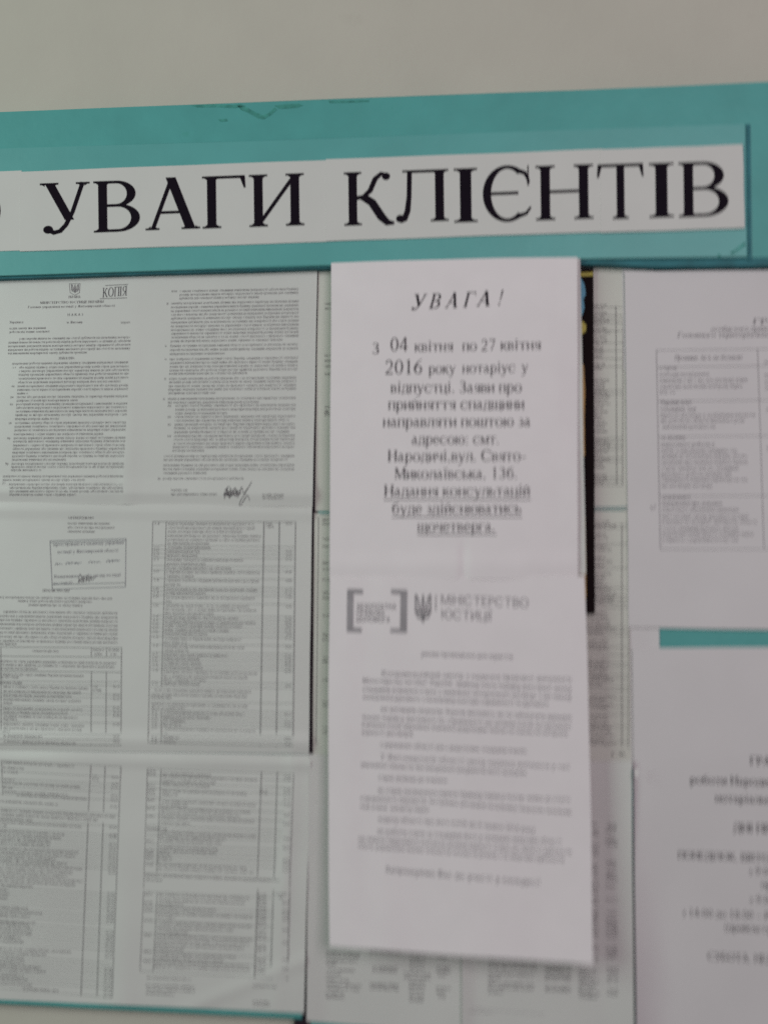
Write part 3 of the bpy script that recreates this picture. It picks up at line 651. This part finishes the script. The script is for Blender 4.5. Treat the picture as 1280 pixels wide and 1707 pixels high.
R += [(1425, 90, 360), (1470, 85, 385, .3), (1495, 85, 385, .3), (1520, 85, 260, .3), (1475, 735, 885, .2), (1572, 735, 840, .3), (1590, 735, 840)]
Z(s3, R, 220, 1240, 3.656, EM1, slp=.042)
rn = [(y, 925-15*(y/1400), 968-15*(y/1400), .35, random.choice(NUMS)) for y in (200, 222, 280, 305, 340, 375, 435, 488, 580, 635, 712, 738, 772, 970, 1020, 1045, 1072, 1135, 1215, 1318, 1375)]
rn += [(y, 780-20*(y/1400), 830-15*(y/1400), .2) for y in (285, 300, 920, 938, 960, 980, 1005, 1025, 1050, 1065, 1085, 1105, 1140, 1165, 1185, 1230, 1245, 1260, 1315, 1335, 1370, 1390)]+[(915, 872, 940, .3), (935, 890, 920, .3)]
rn += [(y, 100-30*(y/1400), 150-35*(y/1400)) for y in (165, 185, 250, 280, 305, 340, 392, 440, 590, 650, 672, 695, 735, 915, 965, 990, 1015, 1075, 1165, 1265, 1325)]
Z(s3, rn, 220, 1240, 3.656, EM1, slp=.03)
for y in (150, 190, 235, 270, 330, 382, 435, 495, 525, 555, 610, 640, 665, 690, 720, 790, 900, 985, 1015, 1075, 1155, 1262, 1315, 1385):
    t = y/1400; line2(s3, z3r(98-45*t, y), z3r(985-38*t, y+32+16*t), .55, 'rule')
line2(s3, z3r(95, 150), z3r(72, 880), .7); line2(s3, z3r(72, 900), z3r(50, 1385), .9); line2(s3, z3r(178, 155), z3r(152, 785), .9); line2(s3, z3r(155, 908), z3r(130, 1388), .9)
line2(s3, z3r(790, 168), z3r(765, 812), 1.2); line2(s3, z3r(886, 172), z3r(866, 815), 1.2); line2(s3, z3r(986, 178), z3r(960, 880), .9)
line2(s3, z3r(767, 888), z3r(747, 1425), 1.4, 'soft'); line2(s3, z3r(862, 892), z3r(845, 1432), 1.4, 'soft'); line2(s3, z3r(962, 895), z3r(947, 1440), 1.3)
s3.flush()

# ------------------------------------------------------------------ middle column behind the long notice
c1 = Sheet('document_sheet', [(530.5, 449), (1049, 440), (1046, 849), (525, 852)], wav(10.6, (1.0, .6, .5, 1)), M['sheetg'], 40, 40)
tag(c1.o, 'yellowed sheet mostly hidden behind the upper notice, table edge beside the dark poster', 'document', 'sheets behind the long notice')
c2 = Sheet('document_sheet', [(523.5, 855), (1047, 851), (1052, 1270), (521.5, 1266)], wav(10.6, (1.0, .7, .5, 2)), M['sheetg'], 40, 40)
tag(c2.o, 'yellowed sheet hidden behind the notices, table edge beside the lower poster end', 'document', 'sheets behind the long notice')
line(c1, (985, 846.5), (1045, 846), 2.0, 'tealedge', 'blue_rule')
for sh, y0, y1, xb in ((c1, 510, 808, 1026), (c2, 872, 1245, 1036)):
    y = y0; R2 = random.Random(int(y0))
    while y < y1:
        if R2.random() < .80:
            fill(sh, 940, y, R2.uniform(1003, xb-8), y-.002*40, 6.4, 'soft', R2.choice([0, 0, .4]))
        if R2.random() < .45: line(sh, (940, y+2), (xb+11, y+2.2), .6, 'soft')
        y += 6.6
    line(sh, (xb, y0), (xb+1.5 if sh is c1 else xb-2+2, y1), 1.0, 'soft')
    line(sh, (xb+12, y0-12), (xb+11, y1+2), .8, 'soft')
for y in (508, 516, 594, 603, 612, 625, 680, 687, 693, 868, 875, 900, 912, 940, 950, 968, 990, 998, 1028, 1060, 1068, 1098, 1104, 1135, 1172, 1178, 1214, 1222, 1262):
    fill(c1 if y < 850 else c2, 541 if y < 850 else 537, y, 640, y, 6.4, 'soft', .2)
for y in (840, 858, 1055, 1142, 1210): pass
line2(c1, (540, 688), (640, 688), .9, 'soft'); line(c2, (533, 858), (640, 857), 1.0, 'tealedge', 'blue_rule'); line2(c2, (531, 862), (527, 1240), .8, 'soft')
fill(c2, 1018, 1260, 1046, 1260, 9, 'soft', .2, s='Г.В.')
c1.flush(); c2.flush()

c3 = Sheet('schedule_sheet', [(515, 1257), (771, 1272), (777, 1722), (511, 1703)], lambda u, v: wav(11.2, (1.2, .7, .3, 1))(u, v)+mm*2.5*np.clip(1-u/.12, 0, 1), M['sheet'], 30, 50)
tag(c3.o, 'white timetable sheet at the bottom, beside the teal board corner, under the notice', 'document', 'sheets behind the long notice')
c4 = Sheet('schedule_sheet', [(767, 1272), (1052, 1268), (1057, 1760), (770, 1740)], lambda u, v: wav(12.6, (1.0, .7, .3, 3))(u, v)+mm*3.0*np.exp(-(u/.05)**2)+mm*2.5*np.clip((u-.85)/.15, 0, 1), M['sheet'], 30, 50)
tag(c4.o, 'white timetable sheet at the bottom, overlapping its neighbour and showing right of the notice', 'document', 'sheets behind the long notice')
def z4(x, y): return (490+x/4.414, 1500+y/4.414)
for y, x in ((385, 490), (408, 480), (445, 470), (470, 310), (510, 450), (545, 345), (585, 405), (620, 500), (650, 480), (690, 370), (715, 375)):
    a = z4(230, y+8); b = z4(x, y+8+.05*(x-230)); fill(c3, *a, *b, 7.2, 'soft', .25)
for y, x0, x1 in ((360, 560, 785), (383, 560, 780), (497, 575, 765), (522, 575, 755), (622, 550, 770), (650, 552, 772)):
    a = z4(x0, y+6); b = z4(x1, y+6+.05*(x1-x0)); fill(c3, *a, *b, 8, 'soft', .1)
for y, x0, x1 in ((362, 845, 970), (392, 845, 970), (428, 850, 965), (465, 848, 962), (508, 850, 960), (543, 805, 1005), (572, 805, 1005), (608, 845, 965), (638, 845, 965), (670, 845, 962), (708, 845, 955), (738, 845, 955), (392, 1030, 1190), (428, 1060, 1120), (498, 1048, 1150), (525, 1045, 1150), (558, 1060, 1120), (650, 1045, 1150), (680, 1045, 1115), (713, 1060, 1115)):
    a = z4(x0, y+6); b = z4(x1, y+6+.05*(x1-x0)); fill(c3, *a, *b, 7.4, 'soft', .3)
fill(c3, *z4(470, 760), *z4(490, 761), 10, 'soft', .2, s='1')
def z5(x, y): return (540+x/2.4615, 1280+y/2.4615)
for y, x in ((785, 880), (803, 870), (822, 875), (850, 860), (868, 720), (888, 862), (905, 860), (925, 735)):
    fill(c4, *z5(672, y), *z5(x, y+.03*(x-672)), 7.4, 'soft', .3)
for y in (825, 835, 858, 868, 905, 915): fill(c4, *z5(905, y), *z5(1012, y+4), 7.6, 'soft', .0)
for i, y in enumerate(range(830, 950, 16)): fill(c4, *z5(1042, y), *z5(1130-(i % 3)*12, y+4), 7.4, 'soft', .4)
for y in (828, 843, 866, 880, 918, 932): fill(c4, *z5(1158, y), *z5(1206, y+2), 7.4, 'soft', .25)
R2 = random.Random(5)
for y in range(190, 800, 14):
    if R2.random() < .6: fill(c4, *z5(1050, y), *z5(1125, y+3), 7, 'pale', .2)
    if R2.random() < .65: fill(c4, *z5(1150+R2.uniform(0, 8), y+4), *z5(1195+R2.uniform(0, 10), y+6), 7, 'soft' if y > 500 else 'pale', .2)
line(c4, z5(600, 985), z5(900, 1012), .7, 'pale'); line(c4, z5(590, 1000), z5(700, 1005), .7, 'pale')
c3.flush(); c4.flush()

# the dark poster tucked behind the notice
poster = Sheet('poster', [(700, 458), (988.5, 447), (991.5, 1023), (690, 1015)], lambda u, v: 14.5*mm+mm*2.0*(1-u), M['poster'], 20, 40, thick=.0005, wob=.4)
tag(poster.o, 'black poster with yellow edge and blue patches, peeking out right of the upper notice', 'poster')
def blob(sh, pts, m, part):
    g = G(8); g.poly(*pts); sh.add(part, M[m], np.array(g.v), np.array(g.t))
blob(poster, [(704, 465), (988, 454), (988, 459.5), (704, 471)], 'yellow', 'yellow_border')
blob(poster, [(950, 462), (968, 463), (974, 475), (976, 490), (973, 497), (966, 499), (950, 498)], 'blue', 'blue_patch')
blob(poster, [(950, 500), (972, 498), (974, 512), (971, 524), (965, 530), (950, 530)], 'blue', 'blue_patch#2')
blob(poster, [(950, 538), (972, 536), (977, 543), (976, 552), (969, 558), (950, 560)], 'yellow', 'yellow_patch')
blob(poster, [(950, 610), (973, 608), (975, 650), (974, 700), (974.5, 760), (950, 765)], 'ochre', 'ochre_band')
blob(poster, [(950, 862), (975, 860), (976.5, 930), (977, 990), (974.5, 1012), (950, 1012)], 'ochre', 'ochre_band#2')
poster.flush()

# ------------------------------------------------------------------ right-hand sheets
ps = Sheet('paper_strip', [(1036, 437.5), (1089, 436), (1099, 1086), (1049, 1300)], wav(10.5, (.6, .5, .5, 0)), M['sheetr'], 12, 40)
tag(ps.o, 'narrow white paper strip showing above and below the left edge of the reception list', 'paper strip')
c5 = Sheet('reception_list', [(1041, 452.5), (1420, 448), (1425, 1052), (1047, 1046)], wav(12.0, (1.2, .6, .4, 1), (.4, 1.6, 1.2, 2)), M['sheetr'], 40, 50)
tag(c5.o, 'white sheet with a bordered grey table above the teal bar', 'document', 'sheets on the right board')
ii = ['ГРАФІК', 'особистого прийому громадян', 'Головного територіального управління']
text(c5, 'ГРАФІК', (1253, 541), (1330, 540), 15, 'mid', bold=.3, seg=10, slant=.2)
text(c5, 'особистого прийому громадян керівництвом', (1183, 552.5), (1423, 550), 12.5, 'mid', bold=.3, seg=8, slant=.25)
text(c5, 'Головного територіального управління юстиції', (1128, 562.5), (1415, 560), 12.5, 'mid', bold=.3, seg=8, slant=.25)
text(c5, 'Прізвище, ім я, по батькові', (1123, 600), (1236, 599), 12, 'mid', bold=.3, seg=8, slant=.25)
RR = [(613, 1099, 1128, 1), (624, 1099, 1181, 0), (634, 1099, 1246, 0), (644, 1099, 1236, 0), (653, 1099, 1125, 0), (671, 1100, 1153, 1), (682, 1100, 1160, .6), (692, 1100, 1258, 0), (701, 1100, 1240, 0), (711, 1104, 1192, 0), (729, 1101, 1142, 1), (741, 1101, 1190, .5)]
RR += [(y, 1101.5+(y-751)*.012, x, 0) for y, x in ((751, 1228), (760, 1245), (770, 1246), (780, 1230), (790, 1218), (799, 1246), (809, 1187))]
RR += [(828, 1103, 1150, 1), (839, 1103, 1203, .7)]+[(y, 1103, x, 0) for y, x in ((849, 1231), (860, 1247), (869, 1261), (880, 1230), (889, 1255), (899, 1230))]
for y, x0, x1, b in RR: fill(c5, x0, y+3, x1, y+3+slope(x0, y)*(x1-x0), 9.4 if not b else 10.5, 'mid', b*.5, seg=7)
for y in (603, 625, 636, 646, 682, 745, 842, 862): fill(c5, 1273+(y-600)*.03, y+3, 1380, y+3, 9.4, 'mid', 0, seg=7)
for y, xl in ((583, 1093.5), (611, 1094), (668, 1095), (727, 1096.5), (826, 1098.5), (914.5, 1100)):
    line(c5, (xl, y+1), (1400, y-3+(y-583)*.012), .8, 'mid')
line(c5, (1093.5, 583), (1100, 915), .9, 'mid'); line(c5, (1262, 582), (1272.5, 914), .9, 'mid')
curve(c5, [(1084, 843), (1086, 849), (1090, 846), (1092, 841)], 1.0, 'mid', 'pen_mark')
c5.flush()
c6 = Sheet('work_schedule', [(1053.5, 1080.5), (1440, 1077), (1450, 1790), (1060.5, 1765)],
           lambda u, v: wav(11.5, (1.0, .5, .4, 2))(u, v)+mm*9*np.clip(1-u/.16, 0, 1)**2*np.clip((v-.35)/.65, 0, 1), M['sheetr'], 50, 60)
tag(c6.o, 'white opening hours sheet with bold black lines at the lower right below the teal bar', 'document', 'sheets on the right board')
for s_, x, y, em, b in (('ГРАФІК', 1249, 1275, 21, .35), ('роботи Народицької державної', 1149, 1306, 21, .35), ('нотаріальної контори', 1191, 1336.5, 21, .35), ('ДНІ ПРИЙОМУ', 1221, 1386.5, 21.5, .3),
                        ('ПОНЕДІЛОК, ВІВТОРОК, СЕРЕДА', 1129, 1431, 18.5, .05), ('з 9:00 до 13:00', 1247, 1457.5, 18, .05), ('прийом громадян', 1268, 1480, 18, .05), ('з 9:00 до 13:00', 1248, 1505, 18, .05),
                        ('з 14:00 до 18:00 – РОБОТА', 1136, 1526.5, 18, .05), ('(прийом громадян не ведеться)', 1206, 1551, 18, .1), ('СУБОТА, НЕДІЛЯ', 1178, 1600, 18.5, .0)):
    k = slope(x, y); w_ = em*.001*estw(s_, ('serif', b, 14))*(1.0 if not s_.startswith('ПОНЕ') else .98)
    text(c6, s_, (x, y), (x+w_, y+k*w_), em, 'ink', bold=b, seg=14)
c6.flush()
def patch(name, quad, d, m, label, cat):
    s_ = Sheet(name, quad, const(d), M[m], 4, 4, thick=.0002, wob=.3); tag(s_.o, label, cat); return s_
patch('tape_piece', [(1057.5, 1283), (1063, 1283.5), (1063, 1294), (1058, 1294)], 22.5, 'tape', 'tiny white scrap of tape on the left edge of the opening hours sheet', 'tape')

# ------------------------------------------------------------------ the long notice: two sheets hung one below the other
n0 = Sheet('backing_sheet', [(640, 437), (966.5, 430.5), (976.5, 958), (640, 962)], lambda u, v: (22.8+2.2*np.clip(v*6, 0, 1))*mm+0*u, M['paperb'], 20, 30, wob=.6)
tag(n0.o, 'white backing sheet showing as a thin edge behind the upper notice', 'backing sheet')
def dn1(u, v):
    r = 24.3+2.6*np.clip(v*6, 0, 1)+1.6*np.sin(3.14*u)*(1-.3*v)+3.0*np.clip(v-.1, 0, 1)*np.sin(3.14*np.clip(u, 0, 1))*.5
    r = r+0.9*np.sin(9*v+1)*np.clip((u-.92)/.08, 0, 1)                       # right edge lifts here and there
    r = r-1.2*np.exp(-((u-.545)/.016)**2)*np.clip((v-.86)/.06, 0, 1)           # soft vertical crease near the lower end
    r = r+0.5*np.sin(6.28*(1.3*u+.4*v))+1.3*np.exp(-((v-.955)/.03)**2)*(1-.3*u)
    return r*mm
n1 = Sheet('notice_sheet', [(552, 438), (961.5, 429), (963, 966), (549.5, 966)], dn1, M['paper'], 90, 70, wob=.5,
           edge=lambda px, u, v: px+np.column_stack([0*u, -1.6*np.sin(3.14*u)*(1-v)**6]))
tag(n1.o, 'upper white notice with slanted bold title and centred underlined serif text', 'notice', 'sheets of the long notice')
def z1(x, y): return (540+x/2.4615, 420+y/2.4615)
def T1(s_, x0, x1, y0, y1, em, **k): text(n1, s_, z1(x0, y0), z1(x1, y1), em, k.pop('m', 'ink'), seg=24, **k)
for c, x0, x1, y in (('У', 352, 408, 236), ('В', 428, 474, 233), ('А', 494, 546, 230), ('Г', 568, 612, 227), ('А', 622, 680, 223), ('!', 706, 728, 220)):
    T1(c, x0, x1, y, y-1, 38, bold=.15, slant=.26)
T1('З', 196, 228, 418, 417, 27, m='soft'); T1('04', 270, 345, 408, 407, 35); T1('квітня', 370, 530, 409, 406, 27); T1('по', 566, 628, 406, 405, 27, m='soft'); T1('27', 643, 704, 406, 405, 29); T1('квітня', 722, 890, 402, 400, 27)
T1('2016', 248, 405, 502, 500, 36); T1('року', 427, 540, 500, 498, 27.5); T1('нотаріус', 566, 785, 498, 494, 27.5); T1('у', 808, 838, 494, 493, 27.5)
for s_, x0, x1, y in (('відпустці. Заяви про', 272, 812, 578), ('прийняття спадщини', 262, 822, 647), ('направляти поштою за', 240, 848, 718), ('адресою: смт.', 358, 720, 790), ('Народичі,вул. Свято-', 260, 830, 860), ('Миколаївська, 13б.', 287, 795, 932), ('Надання консультацій', 245, 845, 1003), ('буде здійснюватись', 278, 810, 1075), ('щочетверга.', 382, 703, 1148)):
    T1(s_, x0, x1, y, y-.004*(x1-x0), 28.5)
for x0, x1, y in ((245, 848, 1017), (278, 812, 1088), (382, 708, 1160)): line(n1, z1(x0, y), z1(x1, y-1), 1.5, 'ink', 'underlines')
n1.flush()

def dn2(u, v):
    r = 28.2+4.5*v+9.0*np.clip((v-.55)/.45, 0, 1)**2*(.5+.5*u)+1.0*np.sin(3.14*u)
    r = r+.5*np.sin(6.28*(2.3*u-.3*v)+1)*(.4+.6*v)+.35*np.sin(6.28*5*u)*np.exp(-((u-.15)/.15)**2)
    return r*mm
n2 = Sheet('notice_sheet', [(549.5, 964), (974, 960), (988.5, 1607), (548.5, 1577)], dn2, M['paper'], 70, 90, wob=.7,
           edge=lambda px, u, v: px+np.column_stack([3.0*np.sin(3.14*v)*(u-.5), 2.2*np.sin(3.14*u)*v**8]))
tag(n2.o, 'lower white notice headed by a bracket logo and emblem, hanging loose at its bottom edge', 'notice', 'sheets of the long notice')
def y2(x, y): return (540+x/2.4615, 940+y/2.4615)
def quadp(sh, pts, m, part):
    g = G(8); g.poly(*[y2(*p) for p in pts]); sh.add(part, M[m], np.array(g.v), np.array(g.t))
for pts in (((95, 103), (122, 103), (120, 280), (93, 280)), ((122, 103), (160, 105), (160, 124), (122, 122)), ((120, 262), (155, 263), (155, 281), (120, 280)),
            ((314, 106), (342, 107), (340, 284), (311, 283)), ((275, 104), (314, 106), (314, 125), (275, 123)), ((272, 265), (311, 266), (311, 283), (272, 282))):
    quadp(n2, pts, 'pale', 'bracket' if pts[0][0] < 200 else 'bracket#2')
for s_, x0, x1, y in (('БЕЗОПЛАТНА', 135, 297, 184), ('ПРАВОВА', 133, 250, 210), ('ДОПОМОГА', 132, 271, 237)):
    text(n2, s_, y2(x0, y), y2(x1, y+3), 13.2, 'mid', 'logo_lettering', 'sans', .4, 10)
trident(n2, *y2(372, 126), *y2(440, 238), 'mid')
line(n2, y2(459, 128), y2(458, 192), 1.2, 'soft', 'divider_line')
text(n2, 'МІНІСТЕРСТВО', y2(477, 166), y2(840, 180), 24, 'mid', 'ministry_name', 'sans', -.35, 20)
text(n2, 'ЮСТИЦІЇ', y2(479, 225), y2(688, 235), 24, 'mid', 'ministry_name', 'sans', -.35, 20)
def T2(s_, x0, y0, x1, y1, em=11.6, m='mid', b=.2, oy=0):
    a = y2(x0, y0+oy+14); c = y2(x1, y1+oy+14); st = ('sans', b, 8)
    text(n2, s_ or words(math.hypot(c[0]-a[0], c[1]-a[1])/em, st), a, c, em, m, 'printed_text', 'sans', b, 8)
T2('умови проведення для юристів', 397, 362, 775, 376, b=.4)
T2('Координаційний центр з надання правової допомоги', 235, 443, 1015, 468, b=.3); T2('Міністерства юстиції України', 158, 473, 525, 484, b=.4); T2(None, 540, 486, 1015, 506, m='pale', b=.4)
for a in ((158, 507, 1015, 540), (158, 539, 920, 570), (232, 588, 1015, 625), (155, 622, 1015, 660), (155, 652, 1000, 690), (155, 684, 365, 692)): T2(None, *a, m='pale', b=.45)
T2(None, 230, 735, 830, 762, b=.3, m='pale'); T2('У Житомирській області центр надання допомоги у смт', 230, 785, 1010, 828, m='mid', b=.1); T2(None, 150, 816, 830, 852, b=.4)
O = 837
T2(None, 222, 33, 505, 46, oy=O, b=.4)
for a in ((220, 85, 1010, 125), (148, 118, 420, 130)): T2(None, *a, oy=O, m='pale', b=.45)
T2(None, 430, 130, 1015, 176, oy=O, b=.4); T2(None, 148, 152, 260, 158, oy=O, b=.5); T2(None, 270, 158, 430, 166, oy=O, b=.3, m='pale')
T2(None, 222, 203, 585, 222, oy=O, b=.4, m='pale'); T2('до 6 травня 2016 року.', 595, 224, 872, 250, oy=O, b=.5)
for a in ((218, 253, 975, 298), (140, 283, 1015, 340), (140, 313, 985, 372)): T2(None, *a, oy=O, m='pale', b=.4)
T2('Запрошуємо Вас до участі у конкурсі!', 250, 412, 890, 468, em=14, oy=O, b=.55, m='soft')
n2.flush()
